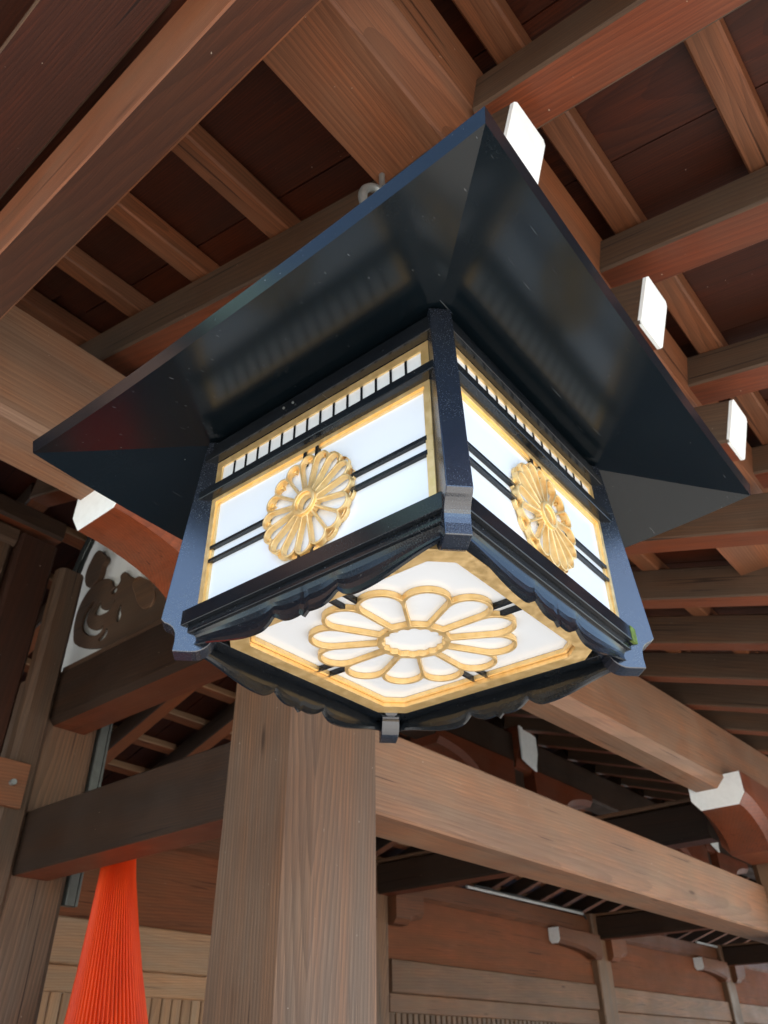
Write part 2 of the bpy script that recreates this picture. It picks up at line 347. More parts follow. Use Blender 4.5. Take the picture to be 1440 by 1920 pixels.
def bracket(x_end, x_in, ya, yb, z_bot, z_end, z_top, m, dirn=1, end_mat=True, name='bracket', c=0.05, reach=.5):
    """boat-shaped bracket arm running along x with chamfered lower edges; its end is cut square and painted white"""
    L = abs(x_in - x_end)
    def sec(zb_): return [(ya + c, zb_), (yb - c, zb_), (yb, zb_ + c * 1.3), (yb, z_top), (ya, z_top), (ya, zb_ + c * 1.3)]
    st = [(0, z_end)]
    for i in range(1, 11):
        a_ = i / 10 * math.pi / 2; st.append((L * reach * math.sin(a_), z_end - (z_end - z_bot) * (1 - math.cos(a_)) ** .85))
    st.append((L, z_bot))
    vs = [(dirn * x, y, z) for x, zb_ in st for y, z in sec(zb_)]; fs = []
    for i in range(len(st) - 1):
        for j in range(6): fs.append((i * 6 + j, i * 6 + (j + 1) % 6, (i + 1) * 6 + (j + 1) % 6, (i + 1) * 6 + j))
    fs += [tuple(range(6)), tuple(range(len(vs) - 6, len(vs)))]
    me = mesh(name, vs, fs)
    bm = bmesh.new(); bm.from_mesh(me); bmesh.ops.recalc_face_normals(bm, faces=bm.faces); bm.to_mesh(me); bm.free()
    cy, cz = (ya + yb) / 2, (z_bot + z_top) / 2
    for v in me.vertices: v.co -= Vector((0, cy, cz))
    o = link(name, me, m, G); o.matrix_basis = G.matrix_basis.inverted() @ Matrix.Translation((x_end, cy, cz))
    if end_mat:
        sc_ = [(y + (cy - y) * .02, z + (cz - z) * .01) for y, z in sec(z_end)]
        e = prism('painted_end', sc_, (0, 1, 0), (0, 0, 1), (1, 0, 0), -.004 * dirn, .012 * dirn, (x_end, 0, 0), WHITE, None)
        kids(o, e)
    return o
bracket(0.055, 1.10, 1.46, 1.86, 0.69, 0.883, 1.12, W_RED, c=0.07)
bracket(2.60, 1.58, 1.38, 1.80, 0.69, 0.885, 1.12, W_RED, -1, c=0.07)
bracket(6.09, 7.15, 1.13, 1.61, 0.58, 0.87, 1.14, W_RED, c=0.07)
bracket(8.7, 7.6, 1.14, 1.58, 0.60, 0.87, 1.12, W_RED, -1)
for k in (1, 2, 3):
    x = CX[k]
    bracket(x - 1.68, x - .24, 6.20, 6.40, 0.57, 0.715, 0.95, W_BRN, reach=.85, c=.04)
    bracket(x + .68, x + .1, 6.16, 6.40, 0.58, 0.68, 0.95, W_BRN, -1, end_mat=False)
    bracket(x - 1.75, x - .24, 4.0, 4.4, 1.72, 1.95, 2.1, W_RED, end_mat=False)
    bracket(x + 1.75, x + .24, 4.0, 4.4, 1.72, 1.95, 2.1, W_RED, -1, end_mat=False)
# cross bracket pointing out of the middle row with a white end
for k in (1, 2):
    x = CX[k]
    o = prism('bracket', [(3.95, 2.56), (3.95, 2.30), (4.0, 2.22), (4.03, 2.06), (4.2, 2.02), (4.2, 2.56)], (0, 1, 0), (0, 0, 1), (1, 0, 0), x - .14, x + .26, (0, 0, 0), W_RED, G)
    e = prism('painted_end', [(-.13, 2.14), (.19, 2.05), (.19, 2.12), (.25, 2.28), (.25, 2.5), (-.13, 2.56)], (1, 0, 0), (0, 0, 1), (0, -1, 0), 0, .02, (x, 3.948, 0), WHITE, None)
    kids(o, e)

# base rafters, near slope: square cut white ends
def rafter(name, xr, y0, z0, y1, pitch, w_, h_, mats, white=True):
    a = R(pitch); d = Vector((0, math.cos(a), math.sin(a))); u = Vector((0, -math.sin(a), math.cos(a)))
    L = (y1 - y0) / math.cos(a)
    p0 = Vector((xr - w_ / 2, y0, z0)) + u * h_ / 2
    o = beam(name, p0, p0 + d * L, w_, h_, mats, G, up=u, ch=0.010)
    if white:
        e = beam('painted_end', p0 - d * 0.006, p0 + d * 0.007, w_ + .003, h_ + .003, WHITE, None, up=u, ch=0.013); kids(o, e)
    return o
SPC = 0.822
XR = [0.093 + SPC * k for k in range(30)]
for k, xr in enumerate(XR):
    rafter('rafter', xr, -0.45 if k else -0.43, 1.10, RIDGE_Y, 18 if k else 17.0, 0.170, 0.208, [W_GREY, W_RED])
# far slope
for k, xr in enumerate([0.093 + SPC * k for k in range(-10, 30)]):
    a = R(18); u = Vector((0, math.sin(a), math.cos(a))); zr = zb(RIDGE_Y)
    p0 = Vector((xr - .08, RIDGE_Y, zr)) + u * .1; p1 = Vector((xr - .08, 8.8, zr - (8.8 - RIDGE_Y) * TP)) + u * .1
    beam('rafter', p0, p1, .16, .20, [W_DARK, W_ORG], G, up=u, ch=.01)
# horizontal beam overhead at the gable side and the board beside it
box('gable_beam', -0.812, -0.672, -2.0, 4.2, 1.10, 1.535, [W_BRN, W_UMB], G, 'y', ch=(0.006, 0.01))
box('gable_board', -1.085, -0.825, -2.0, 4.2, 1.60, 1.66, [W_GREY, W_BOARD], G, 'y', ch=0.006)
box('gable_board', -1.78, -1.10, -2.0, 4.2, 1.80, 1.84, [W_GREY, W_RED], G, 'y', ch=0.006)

# flying rafters beyond the eave beam
FP = [10.5, 12.0, 13.5, 14.5]
for k, xr in enumerate(XR):
    pt = FP[min(k, 3)]
    a = R(pt); d = Vector((0, -math.cos(a), -math.sin(a))); u = Vector((0, -math.sin(a), math.cos(a)))
    zz = (1.405, 1.445, 1.465)[min(k, 2)]
    p0 = Vector((xr + .002 - .0875, -0.358, zz)) + u * .0825
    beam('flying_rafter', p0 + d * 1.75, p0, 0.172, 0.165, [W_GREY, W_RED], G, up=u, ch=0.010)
# eave beam lying on the ends of the base rafters
def xz_prism(name, yz, x0, x1, mats):
    """profile in (y,z) swept along x, mesh X stays the long axis"""
    n = len(yz); vs = [(x0, y, z) for y, z in yz] + [(x1, y, z) for y, z in yz]
    fs = [tuple(range(n))[::-1], tuple(range(n, 2 * n))] + [(i, (i + 1) % n, n + (i + 1) % n, n + i) for i in range(n)]
    me = mesh(name, vs, fs)
    bm = bmesh.new(); bm.from_mesh(me); bmesh.ops.recalc_face_normals(bm, faces=bm.faces); bm.to_mesh(me); bm.free()
    c = Vector(((x0 + x1) / 2, sum(q[0] for q in yz) / n, sum(q[1] for q in yz) / n))
    for v in me.vertices: v.co -= c
    o = link(name, me, mats, G); o.matrix_basis = G.matrix_basis.inverted() @ Matrix.Translation(c); return o
xz_prism('eave_beam', [(0.010, 1.385), (-0.240, 1.385), (-0.250, 1.393), (-0.360, 1.425), (-0.402, 1.615), (-0.395, 1.63), (0.010, 1.66)], -0.67, 26, W_BRN)

# battens across the rafters and the boards they carry
def batten(y, z, w_, h_, pitch, m, x0=-0.66, x1=26):
    a = R(pitch); u = Vector((0, -math.sin(a), math.cos(a)))
    beam('batten', Vector((x0, y, z)) + u * h_ / 2, Vector((x1, y, z)) + u * h_ / 2, w_, h_, m, G, up=u, ch=0.008)
H = .20 / CP
y = 0.53
while y < 4.2:
    batten(y, zb(y) + H, .115, .085, 18, W_BRN); y += 0.51
y = 4.6
while y < 8.7:
    batten(y, zb(RIDGE_Y) - (y - RIDGE_Y) * TP + H, .115, .085, -18, [W_PALE, W_ORG], x0=-9.4); y += 0.51
a12 = math.tan(R(12.5))
for y in (-0.50, -0.98, -1.47, -1.95):
    batten(y, 1.460 + (y + .36) * a12 + .168, .105, .08, 12.5, W_BRN)
def boards(name, y0, z0, y1, z1, x0, x1, m, wd=0.55):
    """roof boards laid side by side, running up the slope"""
    L = math.hypot(y1 - y0, z1 - z0); vs, fs = [], []
    x = x0
    while x < x1:
        x2 = min(x + wd * random.uniform(.8, 1.15), x1)
        b0 = len(vs); dz = random.uniform(0, .006)
        for xx in (-L / 2, L / 2):
            vs += [(xx, x + .003, dz), (xx, x2 - .003, dz), (xx, x2 - .003, .03), (xx, x + .003, .03)]
        fs += [tuple(b0 + i for i in f) for f in ((0, 3, 2, 1), (4, 5, 6, 7), (0, 1, 5, 4), (1, 2, 6, 5), (2, 3, 7, 6), (3, 0, 4, 7))]
        x = x2
    me = mesh(name, vs, fs)
    bm = bmesh.new(); bm.from_mesh(me); bmesh.ops.recalc_face_normals(bm, faces=bm.faces); bm.to_mesh(me); bm.free()
    d = Vector((0, y1 - y0, z1 - z0)).normalized(); Yv = Vector((1, 0, 0)); Zv = Yv.cross(d) * -1
    if Zv.z < 0: Zv = -Zv
    C = Vector((0, (y0 + y1) / 2, (z0 + z1) / 2))
    mw = Matrix(((d.x, Yv.x, Zv.x, C.x), (d.y, Yv.y, Zv.y, C.y), (d.z, Yv.z, Zv.z, C.z), (0, 0, 0, 1)))
    o = link(name, me, m, G); o.matrix_basis = G.matrix_basis.inverted() @ mw; return o
zt = lambda y: zb(y) + H + .088
boards('roof_boards', -0.3, zt(-0.3), 1.9, zt(1.9), -1.75, 26, W_BOARD)
boards('roof_boards', 1.9, zt(1.9), RIDGE_Y, zt(RIDGE_Y), -9.5, 26, W_BOARD)
boards('roof_boards', RIDGE_Y, zt(RIDGE_Y), 8.9, zt(RIDGE_Y) - (8.9 - RIDGE_Y) * TP, -9.5, 26, W_BOARD)
zf = lambda y: 1.460 + (y + .36) * a12 + .168 + .085
boards('roof_boards', -2.05, zf(-2.05), -0.2, zf(-0.2), -1.75, 26, W_BOARD)
ROOFM = plain('copper_roof', (0.16, 0.27, 0.22), 0.6, 0.2, noise=0.3, scale=3)
prism('roof', [(-2.15, zf(-2.15) + .035), (-0.3, zf(-0.3) + .036), (2.0, zt(2.0) + .036), (2.0, zt(2.0) + .70), (-0.3, zf(-0.3) + .65), (-2.2, zf(-2.15) + .30)],
      (0, 1, 0), (0, 0, 1), (1, 0, 0), -1.80, 26.2, (0, 0, 0), ROOFM, G)
prism('roof', [(1.85, zt(1.85) + .036), (RIDGE_Y, zt(RIDGE_Y) + .036), (8.9, zt(RIDGE_Y) - 4.7 * TP + .036), (9.0, zt(RIDGE_Y) - 4.7 * TP + .35), (RIDGE_Y, zt(RIDGE_Y) + .75), (1.85, zt(1.85) + .72)],
      (0, 1, 0), (0, 0, 1), (1, 0, 0), -9.7, 26.25, (0, 0, 0), ROOFM, G)  # unseen left wing, extended so the lantern rails mirror something dark

# plaster panel and carved openwork above the cross beam
box('plaster_panel', 1.39, 1.41, 1.95, 4.44, 1.336, 2.8, PLASTER, G, 'y', ch=0.002)
box('post', 1.0, 1.19, 3.90, 4.03, FLOOR, 2.0, W_GREY, G, 'z', ch=0.03)
def carve():
    cu = bpy.data.curves.new('carving', 'CURVE'); cu.dimensions = '2D'; cu.fill_mode = 'BOTH'; cu.extrude = .006; cu.bevel_depth = .004; cu.bevel_resolution = 2
    def add(pts):
        sp = cu.splines.new('BEZIER'); sp.bezier_points.add(len(pts) - 1)
        for b_, p_ in zip(sp.bezier_points, pts):
            b_.co = (*p_, 0); b_.handle_left_type = b_.handle_right_type = 'AUTO'
        sp.use_cyclic_u = True
    # outline and openings: (minus y, z)
    add([(-4.156, 1.605), (-4.219, 1.719), (-4.238, 1.829), (-4.227, 1.924), (-4.177, 2.013), (-4.11, 2.057), (-4.02, 2.069), (-3.937, 2.064), (-3.847, 2.018), (-3.799, 1.958), (-3.734, 1.929), (-3.704, 1.955), (-3.707, 2.016), (-3.576, 1.941), (-3.371, 1.811), (-3.076, 1.623), (-2.917, 1.537), (-2.05, 1.6), (-2.0, 1.34), (-3.0, 1.336)])
    for h_ in [[(-4.011, 1.913), (-4.09, 1.874), (-4.129, 1.791), (-4.114, 1.72), (-4.039, 1.645), (-3.942, 1.595), (-3.849, 1.581), (-3.806, 1.616), (-3.807, 1.651), (-3.856, 1.633), (-3.952, 1.655), (-4.031, 1.714), (-4.065, 1.791), (-4.046, 1.851)], [(-3.722, 1.821), (-3.75, 1.774), (-3.826, 1.772), (-3.896, 1.812), (-3.929, 1.876), (-3.963, 1.844), (-3.981, 1.799), (-3.934, 1.76), (-3.847, 1.736), (-3.764, 1.75)], [(-3.639, 1.748), (-3.669, 1.709), (-3.662, 1.636), (-3.628, 1.597), (-3.599, 1.621), (-3.613, 1.689)], [(-3.757, 1.599), (-3.818, 1.557), (-3.843, 1.534), (-3.752, 1.522), (-3.732, 1.556)], [(-3.729, 1.912), (-3.791, 1.932), (-3.81, 1.906), (-3.773, 1.877), (-3.726, 1.885)]]: add(h_)
    o = curve_to_mesh('carving', cu, W_GREY, G)
    # curve x -> -y world, curve y -> z
    mw = Matrix(((0, 0, 1, 1.365), (-1, 0, 0, 0), (0, 1, 0, 0), (0, 0, 0, 1)))
    o.matrix_basis = G.matrix_basis.inverted() @ mw
    return o
carve()
for pts_, ext_ in (([(-4.131, 2.387), (-4.193, 2.322), (-4.223, 2.236), (-4.21, 2.151), (-4.132, 2.07), (-4.054, 2.067), (-4.004, 2.126), (-3.998, 2.21), (-3.969, 2.246), (-4.036, 2.323)], .016), ([(-3.492, 1.874), (-3.445, 1.752), (-3.346, 1.62), (-3.275, 1.579), (-3.215, 1.593), (-3.226, 1.704), (-3.357, 1.834)], .02)):
    lf = bpy.data.curves.new('leaf', 'CURVE'); lf.dimensions = '2D'; lf.fill_mode = 'BOTH'; lf.extrude = ext_; lf.bevel_depth = .005
    sp_ = lf.splines.new('BEZIER'); sp_.bezier_points.add(len(pts_) - 1)
    for b_, p_ in zip(sp_.bezier_points, pts_): b_.co = (*p_, 0); b_.handle_left_type = b_.handle_right_type = 'AUTO'
    sp_.use_cyclic_u = True
    o = curve_to_mesh('carving', lf, W_GREY if ext_ < .018 else W_COL, G); o.matrix_basis = G.matrix_basis.inverted() @ Matrix(((0, 0, 1, 1.365), (-1, 0, 0, 0), (0, 1, 0, 0), (0, 0, 0, 1)))

# door jamb, head and panels of the central doorway, left of the middle pillar
box('door_jamb', 0.71, 0.99, 4.02, 4.3, FLOOR, 2.2, W_UMB, G, 'z', ch=0.02)
box('door_frame', 0.50, 0.70, 4.08, 4.28, FLOOR, 2.16, W_GREY, G, 'z', ch=0.03)
box('door_head', -4, 1.0, 4.0, 4.3, 2.26, 2.42, [W_DARK, W_RED], G, 'x', ch=0.02)
box('door_panel', -2.6, 0.50, 4.16, 4.2, FLOOR, 2.2, W_GREY, G, 'z', ch=0.004)
box('door_rail', -2.6, 0.70, 4.05, 4.3, 2.10, 2.25, W_GREY, G, 'x', ch=0.03)
o = box('cover_plate', 0.86, 1.11, 3.86, 3.898, 0.335, 0.60, W_BRN, G, 'x', ch=0.004)
b_ = tube('bolt', [(0, -.03, 0), (0, .01, 0)], .018, STEEL, None); b_.matrix_basis = Matrix.Translation((1.018, 3.86, .468)); kids(o, b_)
box('gutter', 1.60, 1.665, 3.985, 4.05, -0.118, 2.3, GUTTER, G, 'z', ch=0.006)
box('gutter', 1.672, 1.69, 3.99, 4.04, -0.118, 2.3, GUTTER, G, 'z', ch=0.004)

for i_, dx in enumerate((0, .035)):
    o = tube('cable', [(1.10 + dx, 3.93, 1.95), (1.13 + dx, 3.92, 2.2), (1.17 + dx, 3.9, 2.45), (1.18 + dx, 3.9, 2.9)], .016, CABLE, G); o.matrix_basis = G.matrix_basis.inverted()
# back wall: planks, rails and lattice
box('wall_board', 1.6, 26, 6.40, 6.43, .205, .95, W_ORG, G, 'x', ch=0.004)
for x0, x1, m, m2 in ((1.6, 7.08, W_PALE, W_PALE), (7.58, 13.04, W_TAN, W_TAN), (13.54, 19.1, W_TAN, W_TAN), (19.55, 25.3, W_TAN, W_TAN)):
    box('rail', x0, x1, 6.33, 6.46, -0.165, 0.203, m, G, 'x', ch=0.012)
    box('rail', x0, x1, 6.37, 6.44, -0.375, -0.167, m2, G, 'x', ch=0.01)
for x0, x1 in ((2.3, 5.2), (7.60, 12.9)):
    x = x0
    while x < x1:
        box('slat', x, x + (.106 if x0 < 5 else .085), 6.385, 6.425, FLOOR, -0.377, W_PALE if x0 < 5 else W_COL, G, 'z', ch=0.006); x += .118
box('jamb', 7.50, 7.60, 6.36, 6.5, FLOOR, -0.376, W_GREY, G, 'z', ch=.01)
box('jamb', 12.82, 12.96, 6.30, 6.5, FLOOR, -0.376, W_COL, G, 'z', ch=.01)
box('wall_board', 13.5, 26, 6.40, 6.43, FLOOR, -0.376, W_BRN, G, 'x', ch=.004)
o = tube('conduit', [(9.35, 6.33, 1.262), (12.9, 6.33, 1.275)], .022, PIPE, G); o.matrix_basis = G.matrix_basis.inverted()
o = tube('conduit', [(18.0, 6.33, 1.262), (19.2, 6.33, 1.262)], .022, PIPE, G); o.matrix_basis = G.matrix_basis.inverted()
o = tube('cable', [(9.6 + .33 * i, 6.35, 1.31 + .012 * math.sin(i * 2.1)) for i in range(11)] + [(13.02, 6.33, 1.2)], .014, CABLE, G); o.matrix_basis = G.matrix_basis.inverted()

# ------------------------------------------------------------------ orange tassel
def tassel():
    n = 60; sub = 6; m = n * sub
    prof = [(0.30, .03, 1.66), (0.24, .085, 1.665), (0.12, .098, 1.675), (0.0, .108, 1.685), (-.25, .143, 1.712), (-.5, .182, 1.742), (-.75, .228, 1.775), (-1.0, .27, 1.80), (-1.25, .30, 1.82), (-1.5, .315, 1.83), (-1.502, .0, 1.83)]
    vs, fs = [], []
    rows = []
    for a, b2 in zip(prof[:-2], prof[1:-1]):
        for s in range(4): rows.append(tuple(a[i] + (b2[i] - a[i]) * s / 4 for i in range(3)))
    rows += [prof[-2], prof[-1]]
    for z, r, cx in rows:
        for j in range(m):
            th = 2 * math.pi * j / m; cordn = j // sub
            f = abs(math.sin(math.pi * (j % sub) / sub))
            rr = r * (1 - .15 * (1 - f) ** 1.2) + .0022 * math.sin(cordn * 7.3)
            vs.append((cx + rr * math.cos(th), 3.6 + rr * math.sin(th), z))
    for i in range(len(rows) - 1):
        for j in range(m):
            k = (j + 1) % m; fs.append((i * m + j, i * m + k, (i + 1) * m + k, (i + 1) * m + j))
    me = mesh('tassel', vs, fs)
    mt, t, b = mat('orange_silk_cord')
    tc = N(t, 'ShaderNodeTexCoord'); mp = N(t, 'ShaderNodeMapping'); mp.inputs['Scale'].default_value = (14, 14, 1.0); t.links.new(tc.outputs['Object'], mp.inputs['Vector'])
    n1 = N(t, 'ShaderNodeTexNoise'); n1.inputs['Scale'].default_value = 1; n1.inputs['Detail'].default_value = 3; t.links.new(mp.outputs[0], n1.inputs['Vector'])
    t.links.new(mix(t, ramp(t, n1.outputs['Fac'], .3, .7), (0.66, 0.045, 0.006), (0.82, 0.075, 0.010)), b.inputs['Base Color'])
    b.inputs['Roughness'].default_value = .42; b.inputs['Specular IOR Level'].default_value = .25
    T = empty('tassel', (1.7, 3.6, 0.3)); tag(T, 'bright orange cord tassel widening downward behind the lower left cross beam', 'tassel')
    o = link('cord_skirt', me, mt, T, smooth=True); o.matrix_basis = T.matrix_basis.inverted()
    kn = tube('hanging_cord', [(1.66, 3.6, .25), (1.62, 3.6, .34), (1.50, 3.6, .40), (1.32, 3.6, .375), (1.3, 3.6, .37)], .016, mt, T); kn.matrix_basis = T.matrix_basis.inverted()
tassel()

# ------------------------------------------------------------------ the lantern
RT = ((0.999667, 0.025071, 0.006131), (-0.025099, 0.999675, 0.004446), (-0.006018, -0.004598, 0.999971))
LM = Matrix(((RT[0][0], RT[1][0], RT[2][0], 0), (RT[0][1], RT[1][1], RT[2][1], 0), (RT[0][2], RT[1][2], RT[2][2], 0), (0, 0, 0, 1)))
LN = empty('hanging_lantern'); LN.matrix_basis = LM
tag(LN, 'square black lacquered hanging lantern with wide eaves, white panels and gilded chrysanthemum crests', 'lantern')
def lpart(name, me, mats, mb=None, smooth=False, parent=None, bevel=0):
    o = link(name, me, mats, parent or LN, smooth=smooth)
    o.matrix_basis = mb if mb is not None else Matrix.Identity(4)
    if bevel:
        bv = o.modifiers.new('bevel', 'BEVEL'); bv.width = bevel; bv.segments = 2; bv.limit_method = 'ANGLE'; bv.angle_limit = R(35)
    return o
def cube_me(name, x0, x1, y0, y1, z0, z1):
    return mesh(name, [(x0, y0, z0), (x1, y0, z0), (x1, y1, z0), (x0, y1, z0), (x0, y0, z1), (x1, y0, z1), (x1, y1, z1), (x0, y1, z1)],
                [(0, 3, 2, 1), (4, 5, 6, 7), (0, 1, 5, 4), (1, 2, 6, 5), (2, 3, 7, 6), (3, 0, 4, 7)])
def join_boxes(name, bs):
    vs, fs = [], []
    for b in bs:
        k = len(vs); m = cube_me('t', *b); vs += [tuple(v.co) for v in m.vertices]; fs += [tuple(k + i for i in p.vertices) for p in m.polygons]
        bpy.data.meshes.remove(m)
    return mesh(name, vs, fs)
def curve2d(splines, ext, bev, name, m, res=2):
    cu = bpy.data.curves.new(name, 'CURVE'); cu.dimensions = '2D'; cu.fill_mode = 'BOTH'; cu.extrude = ext; cu.bevel_depth = bev; cu.bevel_resolution = res; cu.offset = -bev
    for pts in splines:
        sp = cu.splines.new('POLY'); sp.points.add(len(pts) - 1)
        for q, p_ in zip(sp.points, pts): q.co = (p_[0], p_[1], 0, 1)
        sp.use_cyclic_u = True
    o = curve_to_mesh(name, cu, m, LN)
    return o
def lobes(n, c0, rho, phase=0.0, seg=14):
    """closed outline of n round petal tips"""
    h = math.pi / n; pts = []
    # angle on the lobe circle at which it meets the neighbour's
    # point on ray h: solve |c0 e0 + rho e(a)| direction = h
    s = c0 * math.sin(h) / rho
    amax = math.pi - math.asin(min(1, s)) + h if False else (h + math.asin(min(1, s)))
    for i in range(n):
        th = 2 * math.pi * i / n + phase
        for j in range(seg - 1):
            a = -amax + 2 * amax * j / (seg - 1)
            x = c0 + rho * math.cos(a); y = rho * math.sin(a)
            pts.append((x * math.cos(th) - y * math.sin(th), x * math.sin(th) + y * math.cos(th)))
    return pts
def petal(n, i, c0, rho, r_in, gap, phase=0.0, seg=12):
    h = math.pi / n; th = 2 * math.pi * i / n + phase
    hw = max(.0015, r_in * math.tan(h) - gap)
    pts = [(r_in, -hw)]
    for j in range(seg):
        a = -math.pi * .56 + 2 * math.pi * .56 * j / (seg - 1)
        pts.append((c0 + rho * math.cos(a), rho * math.sin(a)))
    pts.append((r_in, hw))
    return [(x * math.cos(th) - y * math.sin(th), x * math.sin(th) + y * math.cos(th)) for x, y in pts]
def circle(r, n=40, lob=0, amp=0):
    return [((r - amp * abs(math.cos(lob * math.pi * j / n / 1.0))) * math.cos(2 * math.pi * j / n), (r - amp * abs(math.cos(lob * math.pi * j / n))) * math.sin(2 * math.pi * j / n)) for j in range(n)]

# roof of the lantern: sagging eaves, underside, thick rim and hipped top
def lantern_roof():
    e, ni, nj = .632, 24, 8
    vs, fs = [], []
    def ez(s): return .2035 + .021 * abs(s) ** 2.6
    for q in range(4):
        c_, s_ = round(math.cos(q * math.pi / 2)), round(math.sin(q * math.pi / 2))
        rows = []
        for t in [j / nj for j in range(nj + 1)]:                 # underside from the rim inwards
            d = e + (.30 - e) * t
            rows.append([(d, i, (ez(i) * (1 - t) ** 1.3 + (.287 - .02 * (1 - t)) * (1 - (1 - t) ** 1.3))) for i in [k / ni * 2 - 1 for k in range(ni + 1)]])
        rim = [[(e + .006, i, ez(i) + .035) for i in [k / ni * 2 - 1 for k in range(ni + 1)]],
               [(e + .002, i, ez(i) + .040) for i in [k / ni * 2 - 1 for k in range(ni + 1)]]]
        top = []
        for t in [j / 10 for j in range(11)]:
            d = (e + .001) * (1 - t) + .03 * t
            top.append([(d, i, (ez(i) + .041) * (1 - t) + .60 * t - .07 * math.sin(math.pi * t)) for i in [k / ni * 2 - 1 for k in range(ni + 1)]])
        for strip in (rows, [rows[0]] + rim[:1], rim, top):
            b0 = len(vs)
            for row in strip:
                for d, i, z in row:
                    x, y = d, d * i; vs.append((x * c_ - y * s_, x * s_ + y * c_, z))
            for a in range(len(strip) - 1):
                for k in range(ni):
                    p = b0 + a * (ni + 1) + k; fs.append((p, p + 1, p + ni + 2, p + ni + 1))
    me = mesh('lantern_roof', vs, fs)
    bm = bmesh.new(); bm.from_mesh(me)
    bmesh.ops.recalc_face_normals(bm, faces=bm.faces)
    for f in bm.faces:
        c = f.calc_center_median(); n = f.normal
        out = Vector((c.x, c.y, 0)).normalized()
        if abs(n.z) > .5:
            want = -1 if False else None
    bm.to_mesh(me); bm.free()
    return lpart('roof', me, LACQ_R, smooth=True)
lr = lantern_roof()
fin = tube('finial', [(0, 0, .57), (0, 0, .60), (0, 0, .66)], .035, LACQ, lr)
# posts: plates standing on the diagonals
post_poly = [(.40, .272), (.486, .272), (.491, .24), (.531, -.208)]
for i in range(1, 8):
    a = i / 7 * math.pi / 2; post_poly.append((.531 - .033 * math.sin(a), -.211 - .03 * (1 - math.cos(a)) - .004))
post_poly += [(.4975, -.256), (.499, -.279), (.462, -.2795)]
for i in range(1, 8):
    a = i / 7 * math.pi / 2; post_poly.append((.462 - .042 * math.sin(a), -.2795 + .040 * (1 - math.cos(a))))
post_poly += [(.41, -.235), (.40, -.21)]
n = len(post_poly)
for q in range(4):
    th = math.pi / 4 + q * math.pi / 2
    vs = [(r, t, z) for t in (-.0225, .0225) for r, z in post_poly]
    fs = [tuple(range(n)), tuple(range(n, 2 * n))[::-1]] + [(i, n + i, n + (i + 1) % n, (i + 1) % n) for i in range(n)]
    me = mesh('corner_post', vs, fs)
    bm = bmesh.new(); bm.from_mesh(me); bmesh.ops.recalc_face_normals(bm, faces=bm.faces); bm.to_mesh(me); bm.free()
    lpart('corner_post', me, LACQ_P, Matrix.Rotation(th, 4, 'Z'), bevel=.0018)

def apron_me():
    vs, fs = [], []
    S_ = [i / 120 * 2 - 1 for i in range(121)]
    def low(s):
        a = abs(s) * .325
        if a < .010: return -.301 + .9 * a
        if a < .080:
            u = (a - .010) / .070; return -.292 - .003 * math.sin(u * math.pi) + .019 * u ** 3
        if a < .125:
            u = (a - .080) / .045; return -.273 - .022 * (1 - (1 - u) ** 2.6)
        u = (a - .125) / .200
        return -.295 + .033 * (1 - math.cos(u * math.pi)) / 2
    rows = 6
    for side in (0, 1):
        for s in S_:
            zl = low(s)
            for r in range(rows):
                t = r / (rows - 1); z = -.238 + (zl + .238) * t
                d = .343 - .006 * math.sin(t * math.pi * .8) - side * .007
                vs.append((d, s * .325, z))
    m = len(S_); 
    for side in (0, 1):
        for i in range(m - 1):
            for r in range(rows - 1):
                p = side * m * rows + i * rows + r; fs.append((p, p + rows, p + rows + 1, p + 1))
    for i in range(m - 1):
        for r in (0, rows - 1):
            p = i * rows + r; q_ = m * rows + p; fs.append((p, p + rows, q_ + rows, q_))
    me = mesh('apron', vs, fs)
    bm = bmesh.new(); bm.from_mesh(me); bmesh.ops.recalc_face_normals(bm, faces=bm.faces); bm.to_mesh(me); bm.free()
    return me
def tf(o, d, spin=0.0, up=0.0):
    """curve (x right, y up) placed on a side face at distance d"""
    o.matrix_basis = Matrix(((0, 0, 1, d), (1, 0, 0, 0), (0, 1, 0, up), (0, 0, 0, 1))) @ Matrix.Rotation(spin, 4, 'Z')
    return o
